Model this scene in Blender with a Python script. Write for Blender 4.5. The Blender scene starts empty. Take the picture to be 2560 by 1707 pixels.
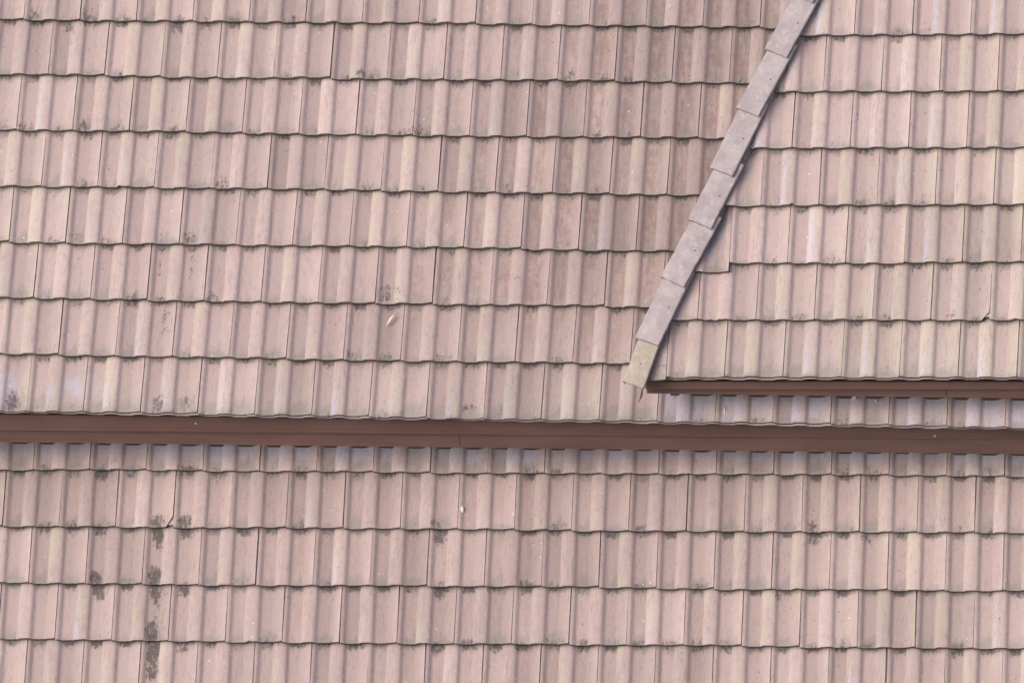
import bpy, bmesh, math, random
import numpy as np
from mathutils import Vector, Matrix

sc = bpy.context.scene
# ------------------------------------------------------------------ camera
YAW, DEP, ROLL = 0.187874, 0.671026, -0.120129
f = Vector((-math.sin(YAW)*math.cos(DEP), math.cos(YAW)*math.cos(DEP), -math.sin(DEP)))
r = Vector((math.cos(YAW), math.sin(YAW), 0)); u = r.cross(f)
r2 = r*math.cos(ROLL) + u*math.sin(ROLL); u2 = -r*math.sin(ROLL) + u*math.cos(ROLL)
cam = bpy.data.objects.new("camera", bpy.data.cameras.new("camera"))
sc.collection.objects.link(cam)
M = Matrix.Identity(4)
for i in range(3):
    M[i][0], M[i][1], M[i][2] = r2[i], u2[i], -f[i]
M[0][3], M[1][3], M[2][3] = 10.83902517, -43.39943798, 35.52119583
cam.matrix_world = M
cam.data.sensor_fit = 'HORIZONTAL'; cam.data.sensor_width = 36.0
cam.data.lens = 386.848
cam.data.clip_start = 1.0; cam.data.clip_end = 2000.0
sc.camera = cam

# ------------------------------------------------------------------ sky, sun, exposure
SUN_EL, SUN_AZ = math.radians(47), math.radians(-138)      # azimuth from +Y (up the roofs) towards +X
world = bpy.data.worlds.new("World"); sc.world = world; world.use_nodes = True
wn = world.node_tree.nodes; wl = world.node_tree.links
bg = wn['Background']
sky = wn.new('ShaderNodeTexSky'); sky.sky_type = 'NISHITA'; sky.sun_disc = False
sky.sun_elevation = SUN_EL; sky.sun_rotation = SUN_AZ
sky.air_density = 0.7; sky.dust_density = 9.0; sky.ozone_density = 1.0
wl.new(sky.outputs[0], bg.inputs[0]); bg.inputs[1].default_value = 0.15
sun = bpy.data.objects.new("sun", bpy.data.lights.new("sun", 'SUN'))
sc.collection.objects.link(sun)
sun.data.energy = 0.8; sun.data.angle = math.radians(45); sun.data.color = (1.0, 0.955, 0.905)
sd = Vector((math.sin(SUN_AZ)*math.cos(SUN_EL), math.cos(SUN_AZ)*math.cos(SUN_EL), math.sin(SUN_EL)))
sun.rotation_euler = sd.to_track_quat('Z', 'Y').to_euler()
sc.view_settings.view_transform = 'Standard'; sc.view_settings.look = 'None'
sc.view_settings.exposure = 0.22; sc.view_settings.gamma = 1.0

rng = np.random.default_rng(11); random.seed(5)

# ------------------------------------------------------------------ node helpers
def new_mat(name):
    m = bpy.data.materials.new(name); m.use_nodes = True
    nt = m.node_tree; b = nt.nodes['Principled BSDF']
    return m, nt, b
def N(nt, t, **kw):
    n = nt.nodes.new(t)
    for k, v in kw.items(): setattr(n, k, v)
    return n
def link(nt, a, b): nt.links.new(a, b)
def math_(nt, op, a, b=None, clamp=False):
    n = N(nt, 'ShaderNodeMath', operation=op, use_clamp=clamp)
    for i, x in enumerate((a, b)):
        if x is None: continue
        if isinstance(x, (int, float)): n.inputs[i].default_value = x
        else: link(nt, x, n.inputs[i])
    return n.outputs[0]
def ramp(nt, x, lo, hi):
    n = N(nt, 'ShaderNodeMapRange', interpolation_type='SMOOTHSTEP')
    link(nt, x, n.inputs[0]); n.inputs[1].default_value = lo; n.inputs[2].default_value = hi
    return n.outputs[0]
def mix(nt, fac, a, b, mode='MIX'):
    n = N(nt, 'ShaderNodeMix', data_type='RGBA', blend_type=mode)
    if isinstance(fac, (int, float)): n.inputs[0].default_value = fac
    else: link(nt, fac, n.inputs[0])
    for i, x in ((6, a), (7, b)):
        if isinstance(x, tuple): n.inputs[i].default_value = (*x, 1)
        else: link(nt, x, n.inputs[i])
    return n.outputs[2]
def noise(nt, vec, scale, detail=4, rough=.55):
    n = N(nt, 'ShaderNodeTexNoise'); n.inputs['Scale'].default_value = scale
    n.inputs['Detail'].default_value = detail; n.inputs['Roughness'].default_value = rough
    link(nt, vec, n.inputs['Vector']); return n.outputs[0]
def objvec(nt, scale=(1, 1, 1)):
    tc = N(nt, 'ShaderNodeTexCoord'); mp = N(nt, 'ShaderNodeMapping')
    mp.inputs['Scale'].default_value = scale
    link(nt, tc.outputs['Object'], mp.inputs['Vector']); return mp.outputs[0]
def specks(nt, vec, scale, radius, keep):
    v = N(nt, 'ShaderNodeTexVoronoi'); v.inputs['Scale'].default_value = scale
    link(nt, vec, v.inputs['Vector'])
    sep = N(nt, 'ShaderNodeSeparateColor'); link(nt, v.outputs['Color'], sep.inputs[0])
    size = math_(nt, 'MULTIPLY', sep.outputs[1], radius)
    a = math_(nt, 'LESS_THAN', v.outputs['Distance'], size)
    b = math_(nt, 'GREATER_THAN', sep.outputs[0], keep)
    return math_(nt, 'MULTIPLY', a, b)
def bump(nt, h, b, dist, strength=.5):
    n = N(nt, 'ShaderNodeBump'); n.inputs['Distance'].default_value = dist
    n.inputs['Strength'].default_value = strength
    link(nt, h, n.inputs['Height']); link(nt, n.outputs[0], b.inputs['Normal'])

# ------------------------------------------------------------------ materials
def tile_material():
    m, nt, b = new_mat('weathered_concrete_tile')
    wear_shade = N(nt, 'ShaderNodeAttribute', attribute_name='wear_shade')
    sep = N(nt, 'ShaderNodeSeparateColor'); link(nt, wear_shade.outputs['Color'], sep.inputs[0])
    green, blue, dark = sep.outputs; tone = wear_shade.outputs['Alpha']
    tuv = N(nt, 'ShaderNodeAttribute', attribute_name='tile_place')
    sep2 = N(nt, 'ShaderNodeSeparateColor'); link(nt, tuv.outputs['Color'], sep2.inputs[0])
    grey, red, tint = sep2.outputs
    v1 = objvec(nt)
    big = noise(nt, v1, 5, 5, .6)
    streak = noise(nt, objvec(nt, (48, 3.2, 48)), 1.0, 4, .55)
    fine = noise(nt, v1, 170, 4, .7)
    speck = noise(nt, v1, 75, 8, .78)
    blot = noise(nt, v1, 28, 6, .65)
    # base pigment, mottled
    k = math_(nt, 'ADD', math_(nt, 'MULTIPLY', streak, .5), math_(nt, 'MULTIPLY', blot, .65))
    base = mix(nt, ramp(nt, k, .35, .85), (.332, .262, .259), (.398, .325, .328))
    base = mix(nt, math_(nt, 'MULTIPLY', red, ramp(nt, math_(nt, 'MULTIPLY', math_(nt, 'ADD', blot, streak), .5), .30, .62)), base, (.225, .160, .148))
    # greenish beige lichen film, then a lavender grey film
    g = math_(nt, 'ADD', green, math_(nt, 'MULTIPLY', math_(nt, 'SUBTRACT', streak, .5), .9))
    base = mix(nt, math_(nt, 'MULTIPLY', ramp(nt, g, .15, .75), .62), base, (.375, .342, .288))
    bl = math_(nt, 'ADD', blue, math_(nt, 'MULTIPLY', math_(nt, 'SUBTRACT', blot, .5), .8))
    base = mix(nt, math_(nt, 'MULTIPLY', ramp(nt, bl, .2, .9), .78), base, (.355, .345, .415))
    gr = math_(nt, 'ADD', grey, math_(nt, 'MULTIPLY', math_(nt, 'SUBTRACT', math_(nt, 'MULTIPLY', math_(nt, 'ADD', streak, blot), .5), .5), 1.9))
    base = mix(nt, math_(nt, 'MULTIPLY', ramp(nt, gr, .2, .85), .8), base, (.225, .205, .20))
    thin = noise(nt, objvec(nt, (115, 2.2, 115)), 1.0, 4, .6)
    runs = math_(nt, 'MULTIPLY', ramp(nt, thin, .50, .68), ramp(nt, noise(nt, v1, 3.2, 3, .6), .34, .58))
    base = mix(nt, math_(nt, 'MULTIPLY', runs, .42), base, (.20, .165, .155))
    # black moss growth and painted nose shade, speckled
    d = math_(nt, 'ADD', math_(nt, 'MULTIPLY', dark, 1.0), math_(nt, 'ADD', math_(nt, 'MULTIPLY', math_(nt, 'SUBTRACT', speck, .5), 2.0), math_(nt, 'MULTIPLY', math_(nt, 'SUBTRACT', noise(nt, objvec(nt, (60, 26, 60)), 1.0, 5, .7), .5), 2.6)))
    base = mix(nt, math_(nt, 'MULTIPLY', ramp(nt, d, .28, .9), .9), base, mix(nt, ramp(nt, noise(nt, v1, 140, 5, .75), .38, .66), (.048, .040, .043), (.135, .115, .115)))
    # per tile tone, painted nose shade and grain
    tv = math_(nt, 'MULTIPLY', tone, math_(nt, 'ADD', .76, math_(nt, 'ADD', math_(nt, 'MULTIPLY', fine, .22), math_(nt, 'MULTIPLY', noise(nt, objvec(nt, (95, 60, 95)), 1.0, 3, .7), .26))))
    cmb = N(nt, 'ShaderNodeCombineColor')
    for i in range(3): link(nt, tv, cmb.inputs[i])
    base = mix(nt, 1.0, base, cmb.outputs[0], 'MULTIPLY')
    base = mix(nt, math_(nt, 'MULTIPLY', specks(nt, v1, 26, .12, .87), .6), base, (.72, .66, .62))
    base = mix(nt, math_(nt, 'MULTIPLY', specks(nt, objvec(nt, (1.13, .93, 1.0)), 20, .13, .78), .65), base, (.13, .10, .09))
    link(nt, base, b.inputs['Base Color'])
    b.inputs['Roughness'].default_value = .8; b.inputs['Specular IOR Level'].default_value = .3
    h = math_(nt, 'ADD', math_(nt, 'MULTIPLY', fine, .6), math_(nt, 'MULTIPLY', blot, .8))
    bump(nt, h, b, .003, .5)
    return m
def cap_material(name, c1, c2, c3, c4):
    m, nt, b = new_mat(name)
    v1 = objvec(nt)
    blot = noise(nt, v1, 11, 6, .65); scr = noise(nt, objvec(nt, (26, 19, 20)), 1.0, 7, .68); fine = noise(nt, v1, 190, 4, .7)
    base = mix(nt, ramp(nt, blot, .35, .65), c1, c2)
    base = mix(nt, math_(nt, 'MULTIPLY', ramp(nt, scr, .53, .66), .5), base, c3)
    base = mix(nt, math_(nt, 'MULTIPLY', ramp(nt, noise(nt, v1, 6, 3, .5), .56, .66), .7), base, c4)
    base = mix(nt, math_(nt, 'MULTIPLY', specks(nt, v1, 60, .16, .8), .3), base, (.2, .17, .17))
    link(nt, mix(nt, .14, base, fine, 'OVERLAY'), b.inputs['Base Color'])
    b.inputs['Roughness'].default_value = .85
    bump(nt, math_(nt, 'ADD', fine, math_(nt, 'MULTIPLY', scr, 1.2)), b, .006, .8)
    return m
def paint_material(name, c1, c2):
    m, nt, b = new_mat(name)
    v1 = objvec(nt)
    long_ = noise(nt, objvec(nt, (2.2, 30, 9)), 1.0, 5, .6); blot = noise(nt, v1, 16, 6, .7); fine = noise(nt, v1, 120, 3, .6)
    base = mix(nt, ramp(nt, long_, .35, .68), c1, c2)
    base = mix(nt, math_(nt, 'MULTIPLY', ramp(nt, blot, .58, .78), .35), base, (.16, .125, .105))
    base = mix(nt, math_(nt, 'MULTIPLY', ramp(nt, noise(nt, objvec(nt, (18, 1, 3)), 1.0, 4, .6), .6, .75), .3), base, (.075, .06, .05))
    base = mix(nt, math_(nt, 'MULTIPLY', specks(nt, v1, 12, .10, .8), .8), base, (.5, .42, .38))
    link(nt, base, b.inputs['Base Color'])
    link(nt, math_(nt, 'ADD', .42, math_(nt, 'MULTIPLY', blot, .25)), b.inputs['Roughness'])
    bump(nt, math_(nt, 'ADD', math_(nt, 'MULTIPLY', fine, .3), long_), b, .002, .35)
    return m
def plain(name, col, rough=.8, var=.25, scale=60):
    m, nt, b = new_mat(name)
    n = noise(nt, objvec(nt), scale, 6, .65)
    lo = tuple(c*(1-var) for c in col); hi = tuple(min(1, c*(1+var)) for c in col)
    link(nt, mix(nt, ramp(nt, n, .3, .7), lo, hi), b.inputs['Base Color'])
    b.inputs['Roughness'].default_value = rough
    bump(nt, n, b, .002, .5)
    return m
TILE = tile_material()
CAP = cap_material('grey_cement_cap', (.315, .277, .298), (.40, .357, .375), (.52, .48, .49), (.31, .262, .265))
CAP_PINK = cap_material('pink_patched_cap', (.315, .277, .298), (.40, .357, .375), (.52, .48, .49), (.41, .31, .295))
CAP_TAN = cap_material('lichen_yellowed_cap', (.34, .295, .245), (.41, .365, .315), (.50, .46, .42), (.28, .235, .19))
BROWN = paint_material('brown_painted_metal', (.112, .065, .057), (.133, .080, .071))
BROWN2 = paint_material('brown_painted_board', (.108, .062, .054), (.129, .077, .068))
FELT = plain('roofing_felt', (.035, .03, .03))
MORTAR = plain('grey_mortar', (.28, .25, .24))
DARK = plain('dark_nail', (.02, .018, .018), .5)
BACKING = plain('dark_backing', (.055, .04, .036))  # near-black so the added backing reads as shade under the gutters
LEAF = plain('dry_straw_leaf', (.58, .49, .40), .7, .3, 200)
LEAFD = plain('dark_dry_leaf', (.06, .048, .045), .8, .3, 200)
WHITE = plain('white_dropping', (.60, .585, .54), .7, .3, 170)
OCHRE = plain('ochre_dropping', (.62, .5, .38), .7, .2, 170)
TWIG = plain('thin_grey_twig', (.10, .08, .09), .8, .3, 200)

# ------------------------------------------------------------------ object helpers
def tag(o, label=None, cat=None, group=None, kind=None):
    if label: o['label'] = label
    if cat: o['category'] = cat
    if group: o['group'] = group
    if kind: o['kind'] = kind
    return o
def empty(name, mat, label, cat, group=None):
    o = bpy.data.objects.new(name, None); sc.collection.objects.link(o)
    o.matrix_world = mat; o.empty_display_size = .2
    return tag(o, label, cat, group, 'thing')
def mesh_obj(name, verts, faces, mat, parent=None, smooth=None, attrs=None):
    me = bpy.data.meshes.new(name); me.from_pydata([tuple(map(float, v)) for v in verts], [], faces)
    if smooth is not None: me.polygons.foreach_set('use_smooth', smooth)
    for k, a in (attrs or {}).items():
        at = me.attributes.new(k, 'FLOAT_COLOR', 'POINT'); at.data.foreach_set('color', np.asarray(a, dtype=np.float32).ravel())
    me.materials.append(mat); me.update()
    o = bpy.data.objects.new(name, me); sc.collection.objects.link(o)
    if parent: o.parent = parent
    return o
class MB:
    def __init__(s): s.v = []; s.f = []; s.s = []
    def add(s, vs, fs, smooth=False):
        b = len(s.v); s.v += [tuple(v) for v in vs]; s.f += [[b+i for i in q] for q in fs]; s.s += [smooth]*len(fs)
    def prism(s, poly, X0, X1, along):                # poly: list of (a,b) cross section, along(x,a,b)->point
        n = len(poly); A = [along(X0, a, b) for a, b in poly]; B = [along(X1, a, b) for a, b in poly]
        s.add(A+B, [[i, (i+1) % n, n+(i+1) % n, n+i] for i in range(n)] + [list(range(n))[::-1], list(range(n, 2*n))])
    def hexa(s, p):                                   # eight corners, bottom ring then top ring
        s.add(p, [[3, 2, 1, 0], [4, 5, 6, 7], [0, 1, 5, 4], [1, 2, 6, 5], [2, 3, 7, 6], [3, 0, 4, 7]])
    def obj(s, name, mat, parent=None):
        o = mesh_obj(name, s.v, s.f, mat, parent, s.s)
        bm = bmesh.new(); bm.from_mesh(o.data); bmesh.ops.recalc_face_normals(bm, faces=bm.faces); bm.to_mesh(o.data); bm.free()
        return o

# ------------------------------------------------------------------ tile geometry (metres; x along the eave, y up the slope, z out of the roof)
TW, H, STEP, THK = 0.300, 0.0185, 0.048, 0.030
PR = np.array([0, 3, 8, 14, 20, 28, 38, 48, 57, 65, 71, 76, 81, 86, 91, 96, 104, 120, 138, 147, 150])/1000.
PH = np.array([.0, .18, .47, .71, .84, .92, .97, 1.0, .99, .93, .79, .58, .32, .13, .04, .01, -.01, -.03, -.03, -.02, .0])
US = np.sort(np.concatenate([PR[:-1]-.054, PR[:-1]+.096, [.2978]]))
US = US[(US >= -1e-6) & (US < .2979)]; US = np.unique(np.round(np.concatenate([[0.0015], US[US > .0015]]), 5))
def rollpos(uu): return np.mod(uu+.054, .150)
def prof(uu): return -H + H*np.interp(rollpos(uu), PR, PH)
VS = np.array([0, .008, .02, .04, .065, .09, .12, .15, .18, .21, .24, .265, .285, .30, .315, .40])

def stain_at(x, y, stains):
    d = np.zeros_like(x)
    for (sx, sy, a, rx, ry) in stains:
        q = np.sqrt((np.abs(x-sx)/(rx*.85))**2.6*.7 + ((y-sy)/ry)**2)
        d = np.maximum(d, a*np.clip(1.6-q, 0, 1)**.75*1.05)
    return d

class Course:
    def __init__(s): s.v = []; s.f = []; s.sm = []; s.w = []; s.t = []; s.n = 0
    def grid(s, P, W, T, smooth, flip=False):
        a, b = P.shape[:2]; base = s.n
        s.v.append(P.reshape(-1, 3)); s.w.append(W.reshape(-1, 4)); s.t.append(T.reshape(-1, 4)); s.n += a*b
        for i in range(a-1):
            for j in range(b-1):
                q = [base+i*b+j, base+i*b+j+1, base+(i+1)*b+j+1, base+(i+1)*b+j]
                s.f.append(q[::-1] if flip else q); s.sm.append(smooth)
    def build(s, name, parent):
        return mesh_obj(name, np.concatenate(s.v), s.f, TILE, parent, s.sm,
                        {'wear_shade': np.concatenate(s.w), 'tile_place': np.concatenate(s.t)})

def add_tile(C, x0, y0, look, slip=0., lift=0.):
    """one interlocking double-roll tile whose lower left corner is (x0, y0)"""
    rot = rng.normal(0, .0034); dx = rng.normal(0, .0009); dz = rng.normal(0, .0010)+lift
    dy = rng.normal(0, .0011) - slip + .0022*math.sin(x0*2.1+y0*5) + .0015*math.sin(x0*5.3+y0*11)
    tilt = rng.normal(0, .0016); yaw_t = rng.normal(0, .0022)
    uu, vv = np.meshgrid(US, VS)
    h = prof(uu); drop = -STEP*vv/look['g']
    wob = rng.normal(0, .0005, len(US))*np.exp(-0)     # hand-made unevenness of the nose
    if rng.random() < .13:                              # a nibbled nose
        c = rng.uniform(.0, .3); wob = wob + rng.uniform(.003, .008)*np.clip(1-np.abs(US-c)/rng.uniform(.008, .02), 0, 1)
    nose = np.outer(np.exp(-VS/.01), wob)
    X = x0 + uu + dx - rot*vv; Y = y0 + vv + dy + rot*(uu-.15)*1.0 + nose
    Z = h + drop + dz + tilt*(1-vv/look['g']) + yaw_t*(uu/.3-.5)
    round_nose = -.0025*np.exp(-vv/.004)
    P = np.stack([X, Y, Z+round_nose], -1)
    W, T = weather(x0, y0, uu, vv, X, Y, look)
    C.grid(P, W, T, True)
    # nose (butt end), underside lip, sides
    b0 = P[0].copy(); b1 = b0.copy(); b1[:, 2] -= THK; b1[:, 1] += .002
    Wn = np.stack([W[0]]*2); Wn[..., 3] *= .5; Wn[..., 2] = np.maximum(Wn[..., 2], .42); Tn = np.stack([T[0]]*2)  # noses and lips darkened in colour, standing in for shade under each overlap
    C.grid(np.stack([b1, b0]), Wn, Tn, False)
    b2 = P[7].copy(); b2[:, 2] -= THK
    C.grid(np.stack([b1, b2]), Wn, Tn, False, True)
    for j, fl in ((0, False), (-1, True)):
        a = P[:, j].copy(); c = a.copy(); c[:, 2] -= .016
        C.grid(np.stack([c, a]), np.stack([W[:, j]]*2), np.stack([T[:, j]]*2), False, fl)
    # interlocking ledge that runs under the neighbour on the left
    lu = np.array([-.026, -.012, .004]); l, v2 = np.meshgrid(lu, VS)
    L = np.stack([x0+l+dx-rot*v2, y0+v2+dy+.016+rot*(l-.15), prof(l)-STEP*v2/look['g']-.0155+dz], -1)
    Wl = np.repeat(W[:, :1], 3, 1); C.grid(L, Wl, np.repeat(T[:, :1], 3, 1), True)

def weather(x0, y0, uu, vv, X, Y, look):
    g = look['g']; t = np.clip(vv/g, 0, 1); rp = rollpos(uu)
    roll_id = np.where(uu < .096, 0, np.where(uu < .246, 1, 2))
    seed = int(abs(x0*7919+y0*104729+look['seed'])*1000) % (2**31)
    q = np.random.default_rng(seed)
    rg, rb, rgr = q.random(3)**1.5, q.random(3)**2.2, q.random(3)
    G = rg[roll_id]; B = rb[roll_id]
    left = np.exp(-((rp-.018)/.016)**2)                  # weather side of every roll
    crest = np.exp(-((rp-.040)/.030)**2)
    pan = np.clip((rp-.080)/.012, 0, 1)*np.clip((.152-rp)/.006, 0, 1)
    edge = np.exp(-((rp-.138)/.014)**2)
    Lx = look['film'](X, Y)                               # broad lichen cover of this part of the roof
    phase = q.random(3)[roll_id]; band = .5+.5*np.sin(6.28*(t*.9+phase))
    green = G*(left*.9*(.35+.65*band) + .45*crest*band + .35*edge) + Lx*(.38+.42*crest)
    blue = B*left*(.35+.75*(1-t))*.8 + .25*Lx*left + look['blue'](t)*(0.45+.75*left+.35*pan)*(.6+.8*B)
    low = np.clip((.30-t)/.30, 0, 1)
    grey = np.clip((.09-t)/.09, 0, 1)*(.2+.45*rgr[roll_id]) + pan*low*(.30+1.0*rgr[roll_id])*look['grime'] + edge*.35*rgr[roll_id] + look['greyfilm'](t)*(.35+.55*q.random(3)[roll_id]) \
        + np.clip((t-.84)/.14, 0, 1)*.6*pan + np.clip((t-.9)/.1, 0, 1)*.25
    s1, s2 = q.random(3)[roll_id], q.random(3)[roll_id]
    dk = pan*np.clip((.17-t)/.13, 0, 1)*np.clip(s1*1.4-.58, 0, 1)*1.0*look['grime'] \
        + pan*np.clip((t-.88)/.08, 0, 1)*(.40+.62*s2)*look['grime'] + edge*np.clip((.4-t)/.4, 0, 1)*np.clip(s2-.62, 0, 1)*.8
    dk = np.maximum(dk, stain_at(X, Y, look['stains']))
    red = look['red'](X, Y)*(.2+.8*pan)*(.5+.5*q.random(3)[roll_id]) + (.24+.26*q.random(3)[roll_id])*pan*look.get('pan_dark', 1)  # pans tinted darker than the rolls
    if 'near' in look: blue = blue + look['near'](X, Y)
    tone = look['tone'](X, Y)*(1+q.normal(0, .048))*(1+.045*q.normal(0, 1, 3)[roll_id])*(1+.05*q.normal(0, 1, 3)[roll_id]*pan)
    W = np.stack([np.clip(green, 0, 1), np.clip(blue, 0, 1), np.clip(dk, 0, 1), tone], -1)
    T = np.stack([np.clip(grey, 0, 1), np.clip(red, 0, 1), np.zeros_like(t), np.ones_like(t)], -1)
    return W, T

def roof_matrix(o, pitch, yaw):
    return Matrix.Translation(o) @ Matrix.Rotation(yaw, 4, 'Z') @ Matrix.Rotation(pitch, 4, 'X')
def sm(x, a, b): z = np.clip((x-a)/(b-a), 0, 1); return z*z*(3-2*z)

def bisect(o, co, no):
    bm = bmesh.new(); bm.from_mesh(o.data)
    bmesh.ops.bisect_plane(bm, geom=bm.verts[:]+bm.edges[:]+bm.faces[:], plane_co=co, plane_no=no, clear_outer=True)
    bm.to_mesh(o.data); bm.free()
def chip(o, co, no1, no2, x_mid, y_max):
    """break a corner off: faces beyond the plane near the corner go"""
    bm = bmesh.new(); bm.from_mesh(o.data)
    near = [fc for fc in bm.faces if fc.calc_center_median().x > x_mid-.12 and min(v.co.y for v in fc.verts) < y_max]
    geo = list({e for fc in near for e in (list(fc.verts)+list(fc.edges)+[fc])})
    bmesh.ops.bisect_plane(bm, geom=geo, plane_co=co, plane_no=no1, clear_outer=True)
    bm.to_mesh(o.data); bm.free()

def eave_lip(parent, x0, x1, shear, y=-.004):
    """thin wavy filler that closes the open ends of the eave tiles"""
    xs = np.arange(x0, x1, .006); v = []; fcs = []; sms = []
    top = prof(xs)*.85-.0285; n = len(xs)
    for k, (dy, dz) in enumerate(((.001, 0), (.001, -.006), (.06, -.010), (.06, -.002))):
        for i, x in enumerate(xs): v.append((x, y+dy+shear*x+.0012*math.sin(x*9.), top[i]+dz))
    for k in range(4):
        a, b = k*n, ((k+1) % 4)*n
        for i in range(n-1): fcs.append([a+i, a+i+1, b+i+1, b+i]); sms.append(k in (1, 3))
    w = np.tile([.1, .35, .0, 1.0], (len(v), 1)); t = np.tile([.4, 0, 0, 1.0], (len(v), 1))
    return mesh_obj('eave_filler', v, fcs, TILE, parent, sms, {'wear_shade': w, 'tile_place': t})

def felt(parent, pts, depth=-.085):
    m = MB(); n = len(pts)
    m.add([(x, y, depth) for x, y in pts]+[(x, y, depth-.02) for x, y in pts],
          [list(range(n)), list(range(n, 2*n))[::-1]]+[[i, n+i, n+(i+1) % n, (i+1) % n] for i in range(n)])
    return m.obj('roof_deck', FELT, parent)

# ------------------------------------------------------------------ 1. the wide upper roof
PL, GL, SHL = 0.5493, 0.310875, -0.018683
upper = empty('tiled_roof', roof_matrix((0, 0, 0), PL, 0), 'wide pink tiled slope above the long brown gutter, left of the ridge caps', 'roof', 'tiled roof slopes')
st_u = [(-0.1,2.187,.6,.03,.04),(0.178,2.192,.6,.03,.04),(0.084,2.148,.5,.03,.03),(0.661,2.137,.6,.03,.03),(-0.115,1.574,.5,.03,.03),(0.204,1.579,.6,.03,.03),(0.706,1.543,.5,.02,.02),(0.199,.966,.5,.03,.03),(0.803,.953,.6,.03,.03),(0.955,1.256,.5,.03,.04),(1.852,.64,.6,.035,.05),(1.975,1.547,.6,.03,.03),(1.663,1.861,.5,.03,.03),(.688,.038,.7,.03,.05),(-.084,.061,.8,.03,.06),(.824,.048,.5,.03,.04),(2.312,.024,.6,.03,.03),(2.761,1.843,.5,.03,.03),(2.53,.714,.4,.03,.03),(1.925,.65,.4,.03,.03),(.65,.854,.5,.01,.14),(.82,.853,.45,.01,.14),(.69,.544,.5,.01,.1),(1.692,.299,.5,.03,.03),(.938,.62,.6,.03,.03)]
look_u = dict(g=GL, seed=3, stains=st_u, grime=.75,
              film=lambda X, Y: .14+.45*sm(-X+.6*Y, -1.1, 1.0)*.7 + .5*sm(.33-Y, 0, .33),
              blue=lambda t: 0*t, greyfilm=lambda t: 0*t,
              red=lambda X, Y: 1.0*sm(X-.38*Y, .9, 2.8)*sm(Y, .1, .8),
              tone=lambda X, Y: 1.05-.09*sm(X-.2*Y, -.3, 2.2)-.10*sm(X-.38*Y, 1.7, 2.7)*sm(Y, .3, 1.0))
look_u0 = dict(look_u); look_u0['near'] = lambda X, Y: (.55+.3*np.sin(X*43+Y*29))*np.clip(1.3-np.hypot((X-.25)/.15, (Y-.14)/.10), 0, 1)+.6*np.clip(1.4-np.hypot((X+.12)/.09, (Y-.12)/.2), 0, 1); look_u0['greyfilm'] = lambda t: .55*sm(1-t, .35, .95); look_u0['blue'] = lambda t: .35*sm(1-t, .3, .9)
strip = dict(look_u0); strip['blue'] = lambda t: .75+.45*sm(t, .2, .45); strip['greyfilm'] = lambda t: .15+0*t; strip['film'] = lambda X, Y: .05+0*X; strip['grime'] = .6; strip['tone'] = lambda X, Y: .98+0*X
def edge_x(y): return 3.252+.379*y
for k in range(0, 10):
    C = Course(); off = 0 if k % 2 == 0 else -.5
    for s in range(-4, 24):
        x = (s+off)*TW
        if k > 0 and x > edge_x(k*GL)+.75: continue
        if x > 6.3: continue
        lk = look_u0 if k == 0 else look_u
        if k == 0 and x > 3.25: lk = strip
        add_tile(C, x, k*GL+SHL*(x+.15), lk)
    C.build('tile_course', upper)
eave_lip(upper, -1.2, 6.3, SHL)
felt(upper, [(-1.25, .05), (6.35, -.06), (6.35, 3.1), (-1.25, 3.1)])

# ------------------------------------------------------------------ 2. the lower roof
P1, G1, SH1 = 0.589282, 0.307882, -0.019935
lower = empty('tiled_roof', roof_matrix((-0.066289, .211327, -.569798), P1, .018568), 'lowest pink tiled slope, spotted with black moss, below the long brown gutter', 'roof', 'tiled roof slopes')
st_l = [(0.357,-0.027,1.0,.03,.028),(0.663,-0.288,1,.03,.03),(0.666,-0.36,1,.028,.04),(0.676,-0.412,.7,.02,.03),(0.811,-0.285,.9,.03,.03),(0.813,-0.34,.9,.028,.03),(0.351,-0.593,1,.03,.035),(0.364,-0.656,1,.03,.035),(0.661,-0.588,1,.03,.05),(0.664,-0.67,1,.03,.03),(0.671,-0.729,.6,.02,.03),(0.818,-0.659,.85,.03,.028),(0.358,-0.328,.8,.03,.025),(0.657,-0.891,1,.03,.06),(0.663,-0.988,1,.03,.06),(0.664,-1.085,.8,.03,.06),(0.814,-0.966,.7,.03,.02),(2.157,-0.389,.85,.03,.03),(2.158,-0.679,.9,.03,.025),(2.161,-0.985,.8,.03,.025),(2.464,-0.988,.75,.03,.02),(2.594,-0.983,.7,.03,.02),(3.051,-0.385,.7,.03,.02),(4.106,-0.417,.75,.03,.03),(4.105,-0.361,.6,.03,.03),(2.136,-0.324,.6,.03,.03),(2.439,-0.673,.5,.03,.02),(3.943,-0.716,.6,.03,.02),(4.254,-0.716,.6,.03,.02),(4.384,-0.416,.55,.03,.02),(0.522,-0.009,.5,.03,.02),(0.787,-0.019,.6,.03,.025),(0.968,-0.037,.5,.03,.03)]
look_l = dict(g=G1, seed=17, stains=st_l, grime=.95,
              film=lambda X, Y: .42*sm(X-.5*Y, 2.6, 5.2)+.18*sm(.8-X, 0, 1),
              blue=lambda t: 0*t, greyfilm=lambda t: 0*t,
              red=lambda X, Y: .22*sm(X, .6, 2.0)*sm(3.6-X, 0, 1.2),
              tone=lambda X, Y: 1.03-.05*sm(X, .5, 2)+.05*sm(X, 3.2, 4.6))
look_l0 = dict(look_l); look_l0['blue'] = lambda t: 1.15*sm(t, .08, .30); look_l0['greyfilm'] = lambda t: 0*t; look_l0['tone'] = lambda X, Y: 1.2+0*X  # raised tone paints in light that the gutter blocks
special = None
for k in range(-6, 3):
    C = Course(); off = 0 if k % 2 == 0 else -.5
    for s in range(-4, 24):
        x = (s+off)*TW
        if x > 6.3: continue
        D = C
        if k == -1 and s == 2:
            C.build('tile_course', lower); C = Course(); D = special = Course()
        add_tile(D, x, k*G1+SH1*(x+.15), look_l0 if k == 0 else look_l)
    C.build('tile_course', lower)
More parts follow.
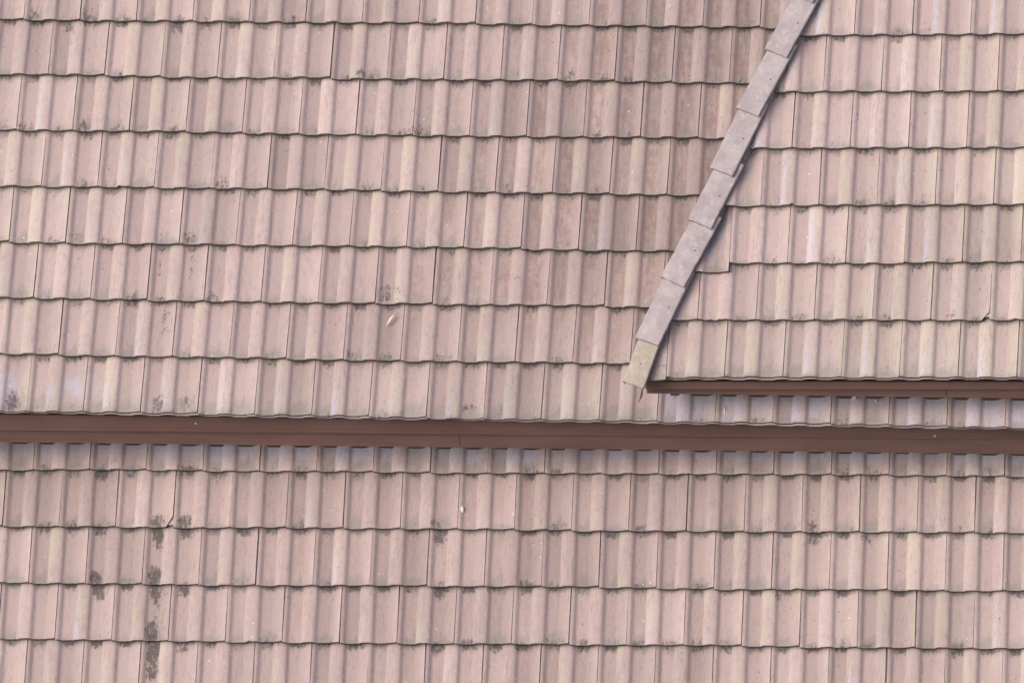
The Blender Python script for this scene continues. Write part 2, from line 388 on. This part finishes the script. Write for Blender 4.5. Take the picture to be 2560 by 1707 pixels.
o = special.build('chipped_tile', lower); o['label'] = 'tile with its lower right corner broken off beside black moss'
xe, ye = 2.5*TW, -G1+SH1*.6
chip(o, (xe-.034, ye, 0), Vector((.058, -.034, 0)).normalized(), None, xe, ye+.06)
felt(lower, [(-1.25, -2.0), (6.35, -2.1), (6.35, .75), (-1.25, .75)])

# ------------------------------------------------------------------ 3. the raised side roof with its capped edge
P2, G2, SH2, YW2 = 0.559391, 0.311025, -0.000605, -0.001513
M2 = roof_matrix((3.391422, -.155171, .340725), P2, YW2)
side = empty('tiled_roof', M2, 'raised pink and beige tiled slope right of the diagonal row of grey ridge caps', 'roof', 'tiled roof slopes')
look_s = dict(g=G2, seed=41, stains=[(1.45, .33, .4, .02, .02)], grime=.7,
              film=lambda X, Y: .30+.52*sm(X-.45*Y, -.2, 1.6)+.25*sm(.3-Y, 0, .3),
              blue=lambda t: .12+0*t, greyfilm=lambda t: 0*t,
              red=lambda X, Y: 0*X, tone=lambda X, Y: 1.03+.05*sm(Y, .4, 1.8))
look_s0 = dict(look_s); look_s0['greyfilm'] = lambda t: .4*sm(1-t, .3, .95); look_s0['blue'] = lambda t: .3*sm(1-t, .2, .9)
look_s['near'] = look_s0['near'] = lambda X, Y: .4*np.clip(1-(X+.136-.379*Y-.05)/.13, 0, 1)
look_slip = dict(look_s); look_slip['blue'] = lambda t: .1+.3*t; look_slip['film'] = lambda X, Y: .15+0*X
def cut_x(y): return -.136+.379*y
CUT_CO, CUT_NO = (-.136, 0, 0), Vector((-1, .379, 0)).normalized()
pieces = []
slip_t = Course(); chip_t = Course()
for k in range(0, 10):
    C = Course(); off = 0 if k % 2 == 0 else -.5
    for s in range(-2, 13):
        x = (s+off)*TW; y = k*G2+SH2*x
        if x+TW < cut_x(y)-.02 or x > 3.0: continue
        if k == 2 and s == 0: add_tile(slip_t, x, y, look_slip, slip=.052, lift=-.004); continue
        if k == 0 and s == -1: add_tile(C, x, y, look_s0, slip=.014); continue
        if k == 1 and s == 5:
            add_tile(chip_t, x, y, look_s); pieces.append(C.build('tile_course', side)); C = Course(); continue
        add_tile(C, x, y, look_s0 if k == 0 else look_s)
    pieces.append(C.build('tile_course', side))
o = slip_t.build('slipped_tile', side); o['label'] = 'cut tile slipped down below its course, tucked against the ridge caps'; pieces.append(o)
for o in pieces: bisect(o, CUT_CO, CUT_NO)
o = chip_t.build('chipped_tile', side); o['label'] = 'tile with a small broken corner near the right edge'
xe, ye = 5.5*TW, G2
chip(o, (xe-.036, ye, 0), Vector((.042, -.036, 0)).normalized(), None, xe, ye+.05)
eave_lip(side, -.03, 3.0, SH2)
felt(side, [(-.10, .05), (3.05, .05), (3.05, 3.1), (1.04, 3.1)])
# mortared flank under the caps, down to the upper roof
NY, NYs = -.08, 3.1
inv2 = M2.inverted()
def upper_under(x, y, dz):                                # point on the upper roof vertically below a side-roof point
    p = M2 @ Vector((x, y, 0)); q = Vector((p.x, p.y, p.y*math.tan(PL)+dz)); return inv2 @ q
m = MB(); a0, a1 = NY, NYs
def wallp(y, w): return (cut_x(y)+w, y)
T0, T1, T2_, T3 = [Vector((*wallp(y, w), -.012)) for y, w in ((a0+.55, .0), (a1, .0), (a1, .035), (a0+.55, .035))]
B0, B1, B2, B3 = [upper_under(*wallp(y, w), -.05) for y, w in ((a0+.55, .0), (a1, .0), (a1, .035), (a0+.55, .035))]
m.hexa([B0, B3, B2, B1, T0, T3, T2_, T1]); m.obj('mortar_flank', MORTAR, side)

# ridge caps: bent plates lapped like fish scales up the diagonal edge
BL = [(-.217, -.0381), (-.1639, .1965), (-.0457, .5292), (.0837, .8385), (.1843, 1.1204), (.307, 1.4466), (.4411, 1.7684), (.5662, 2.068), (.690, 2.40), (.815, 2.72)]
BR = [(-.1063, -.0814), (-.0389, .152), (.0784, .4673), (.2055, .785), (.3052, 1.0697), (.4253, 1.3967), (.5601, 1.7183), (.6852, 2.02), (.809, 2.352), (.934, 2.67)]
LABELS = ['lichen yellowed ridge cap at the bottom end', 'grey ridge cap with a faded pink patch']
for i in range(9):
    l0, r0, l1, r1 = [np.array(a) for a in (BL[i], BR[i], BL[i+1], BR[i+1])]
    axis = ((l1+r1)-(l0+r0))/2; L = np.linalg.norm(axis); axis /= L
    w0 = np.linalg.norm(r0-l0); lat = (r0-l0)/w0
    ov = .09; sh = .013+rng.normal(0, .003)
    hl = l1 + axis*ov + lat*sh; hr = hl + lat*(w0*1.0)
    if i == 0: hl = l1+axis*ov+lat*.018; hr = hl+lat*w0*.95
    top0, top1 = .047, .015
    TH, FL = .014, .042
    # outer then inner outline across the cap: (fraction across, height)
    outer = [(0, -FL), (0, -.010), (.012, -.003), (.05, 0), (.3, .0022), (.5, .003), (.7, .0022), (.95, 0), (.988, -.003), (1, -.010), (1, -.020)]
    inner = [(a*(1-2*.085)+.085, min(h-TH, -TH) if 0 < j < 10 else h) for j, (a, h) in enumerate(outer)]
    ring = outer + inner[::-1]; n = len(ring); K = 14
    v = []; fc = []; sms = []
    jl = rng.normal(0, .0009, (K+1, 2))
    for kk in range(K+1):
        t = kk/K; A = l0*(1-t)+hl*t; B = r0*(1-t)+hr*t
        z = top0*(1-t)+top1*t
        for j, (a, h) in enumerate(ring):
            wob = jl[kk, 0] if a < .5 else jl[kk, 1]
            endj = rng.normal(0, .0012) if kk == 0 else 0
            p = A + (B-A)*a + lat*wob + axis*endj
            rag = rng.normal(0, .002) if h <= -FL else 0
            v.append((p[0], p[1], z+h+rag))
    for kk in range(K):
        for j in range(n):
            b = kk*n; fc.append([b+j, b+n+j, b+n+(j+1) % n, b+(j+1) % n]); sms.append(False)
    h2 = len(outer)
    for b in (0, K*n):
        for j in range(h2-1): fc.append([b+j, b+j+1, b+n-2-j, b+n-1-j]); sms.append(False)
    cap = mesh_obj('ridge_cap', v, fc, CAP_TAN if i == 0 else (CAP_PINK if i == 1 else CAP), side, sms)
    bm = bmesh.new(); bm.from_mesh(cap.data); bmesh.ops.recalc_face_normals(bm, faces=bm.faces); bm.to_mesh(cap.data); bm.free()
    if i < 2: cap['label'] = LABELS[i]
    tn = .6 if i else .5; an = .72 if i else .5; tz = tn*L/(L+ov)
    c = (l0*(1-tz)+hl*tz)*(1-an) + (r0*(1-tz)+hr*tz)*an; z = top0*(1-tz)+top1*tz+.0025
    nm = MB(); R = .0042
    nm.add([(c[0]+R*math.cos(q*.785), c[1]+R*math.sin(q*.785), z+.001) for q in range(8)]+[(c[0], c[1], z+.003)],
           [[q, (q+1) % 8, 8] for q in range(8)])
    nm.obj('nail_head', DARK, cap)

# ------------------------------------------------------------------ gutters and boards
def band(m, x0, x1, y, yb, top, bot):
    """a vertical board from x0 to x1, front at y, back at yb, top/bot are functions of x"""
    p = []
    for zf in (bot, top):
        p += [(x0, y, zf(x0)), (x1, y, zf(x1)), (x1, yb, zf(x1)), (x0, yb, zf(x0))]
    m.hexa(p)
def gutter(name, label, y, x0, x1, rim, mid, bot, up_joint, low_joint, xcut=None):
    root = empty(name, Matrix.Translation((x0, y, bot(x0))), label, 'gutter', 'brown eave gutters')
    off = Vector((-x0, -y, -bot(x0)))
    def put(m, nm, mat):
        m.v = [tuple(Vector(p)+off) for p in m.v]; return m.obj(nm, mat, root)
    xs = [x0]+up_joint+[x1]
    for a, b in zip(xs[:-1], xs[1:]):                     # upper front, in lengths
        m = MB(); band(m, a+.0002, b-.0002, y-.012, y, rim, lambda x: mid(x))
        put(m, 'upper_front', BROWN)
    m = MB(); band(m, x0, x1, y-.0155, y-.0122, lambda x: mid(x)+.009, lambda x: mid(x)-.002); put(m, 'drip_bead', BROWN)
    xs = [x0]+low_joint+[x1]
    for a, b in zip(xs[:-1], xs[1:]):
        m = MB(); band(m, a+.0012, b-.0012, y+.003, y+.0085, lambda x: mid(x)+.004, bot)
        band(m, a+.0012, b-.0012, y-.001, y+.0028, lambda x: bot(x)+.005, lambda x: bot(x)-.003)
        put(m, 'lower_front', BROWN2)
    for j in up_joint:
        m = MB(); band(m, j-.016, j+.016, y-.0145, y-.0123, rim, lambda x: mid(x)+.01); put(m, 'joint_strap', BROWN)
    m = MB()
    band(m, x0, x1, y+.009, y+.13, lambda x: bot(x)+.01, lambda x: bot(x)-.0005)
    band(m, x0, x1, y+.13, y+.142, rim, lambda x: bot(x)+.01); put(m, 'trough', BROWN)
    return root
gutter('gutter', 'long brown two-step gutter crossing the whole picture between upper and lower roof', .065, -1.2, 6.3,
       lambda x: -.0777-.0165*x, lambda x: -.1762-.0128*x, lambda x: -.2677-.0166*x, [4.29], [2.24])
gutter('gutter', 'short brown gutter under the raised side roof, starting below the lowest ridge cap', -.095, 3.272, 6.35,
       lambda x: .264-.003*(x-3.39), lambda x: .2231-.0030*(x-3.39), lambda x: .1823-.0196*(x-3.39)*.99, [4.82], [4.815])

# unseen dark backing added behind the gutters to darken the line above the tiles
def shade_backing(parent, inv, x0, x1, front, ztop, zbot, soffit, y_in, nm):
    m = MB(); p = []
    for z in (zbot, ztop):
        p += [(x0, front(x0), z(x0)), (x1, front(x1), z(x1)), (x1, front(x1)+.04, z(x1)), (x0, front(x0)+.04, z(x0))]
    m.hexa(p)
    p = []
    for dz in (0, .012):
        p += [(x0, y_in, soffit(x0)+dz), (x1, y_in, soffit(x1)+dz), (x1, front(x1)-.001, soffit(x1)+dz), (x0, front(x0)-.001, soffit(x0)+dz)]
    m.hexa(p)
    m.v = [tuple(inv @ Vector(p)) for p in m.v]; return m.obj(nm, BACKING, parent)
shade_backing(upper, upper.matrix_world.inverted(), -1.2, 6.3, lambda x: .3555-.0032*x, lambda x: .02, lambda x: -.56-.0145*x, lambda x: -.225-.0166*x, .212, 'eave_shade_backing')
shade_backing(side, inv2, 3.36, 6.3, lambda x: .0945-.0135*(x-3.39), lambda x: .36, lambda x: .012-.017*(x-3.39), lambda x: .212-.0196*(x-3.39), .052, 'eave_shade_backing')

# ------------------------------------------------------------------ small things lying on the roofs
UM = upper.matrix_world; LM = lower.matrix_world
def surface(roof, x, y, n): return roof @ Vector((x, y, n))
def blob(name, mat_w, pts, rad, mat, label, cat, group=None, flat=1.0):
    """a lumpy body swept along a few points"""
    m = MB(); K = 8
    for i, p in enumerate(pts):
        for q in range(K):
            a = q*2*math.pi/K; rr = rad[i]*(1+random.uniform(-.22, .22))
            d = Vector(pts[min(i+1, len(pts)-1)])-Vector(pts[max(i-1, 0)]); d.normalize()
            s = d.cross(Vector((0, 0, 1))).normalized()
            m.v.append(tuple(Vector(p)+s*rr*math.cos(a)+Vector((0, 0, 1))*rr*flat*math.sin(a)))
    n = len(pts)
    for i in range(n-1):
        for q in range(K): m.f.append([i*K+q, i*K+(q+1) % K, (i+1)*K+(q+1) % K, (i+1)*K+q]); m.s.append(True)
    m.f += [list(range(K))[::-1], list(range((n-1)*K, n*K))]; m.s += [False, False]
    o = m.obj(name, mat); o.matrix_world = mat_w
    return tag(o, label, cat, group)
def at(roof, x, y, n): return roof @ Matrix.Translation((x, y, n))
# curled dry leaf
lf = blob('dry_leaf', at(UM, 1.884, .505, -.028), [(-.020, -.032, .003), (-.012, -.024, .006), (-.002, -.010, .010), (.008, .004, .012), (.015, .016, .011), (.017, .024, .008)],
          [.002, .0048, .0078, .0072, .005, .0015], LEAF, 'pale curled dry leaf lying alone on the upper roof', 'leaf', None, .7)
o = blob('leaf_stalk', Matrix.Identity(4), [(.017, .024, .008), (.019, .033, .010), (.017, .040, .006)], [.0012, .0012, .001], LEAF, None, None); o.parent = lf; 
o = blob('leaf_tip', Matrix.Identity(4), [(-.022, -.024, .004), (-.019, -.035, .005), (-.015, -.043, .004)], [.001, .0014, .001], LEAF, None, None); o.parent = lf
# droppings
blob('bird_dropping', at(LM, 2.268, -.243, -.030), [(0, -.027, .002), (-.002, -.018, .004), (0, 0, .006), (0, .012, .005), (.002, .024, .002)], [.005, .0125, .0135, .011, .003], WHITE,
     'white and grey crusty bird dropping beside a tile seam on the lower roof', 'bird dropping', None, .45)
G = 'bird droppings under the side gutter'
blob('bird_dropping', at(UM, 4.318, .060, -.004), [(-.010, -.005, 0), (0, 0, .001), (.006, .008, .001), (.010, .013, 0)], [.005, .009, .008, .003], WHITE, 'largest pale splat on a tile roll below the side gutter', 'bird dropping', G, .2)
blob('bird_dropping', at(UM, 4.426, .053, -.027), [(0, -.006, 0), (0, 0, .001), (.001, .006, 0)], [.003, .006, .003], WHITE, 'small round white dropping right of the largest pale splat below the side gutter', 'bird dropping', G, .3)
blob('bird_dropping', at(UM, 3.646, .000, -.025), [(.002, -.020, 0), (0, -.008, .001), (.001, .006, .001), (0, .018, 0)], [.002, .0045, .004, .003], OCHRE, 'ochre streak of dropping nearest the lowest ridge cap, below the side gutter', 'bird dropping', G, .25)
# shred of dead leaf hanging from the lowest cap, and the thin twig stuck under it
SM = side.matrix_world
blob('dead_leaf_shred', at(SM, -.125, -.095, .0), [(.006, .02, .01), (.004, .004, .0), (-.002, -.014, -.010), (-.010, -.030, -.018), (-.016, -.036, -.02)], [.004, .006, .0045, .002, .003], LEAFD,
     'dark shred of dead leaf hanging from the bottom ridge cap', 'leaf', None, .6)
blob('twig', at(SM, -.035, .055, .008), [(-.03, 0, -.004), (-.01, .001, .002), (.012, .002, .003), (.032, .004, .002)], [.0015, .0016, .0013, .0008], TWIG,
     'thin dark twig sticking out to the right of the bottom ridge cap', 'twig')
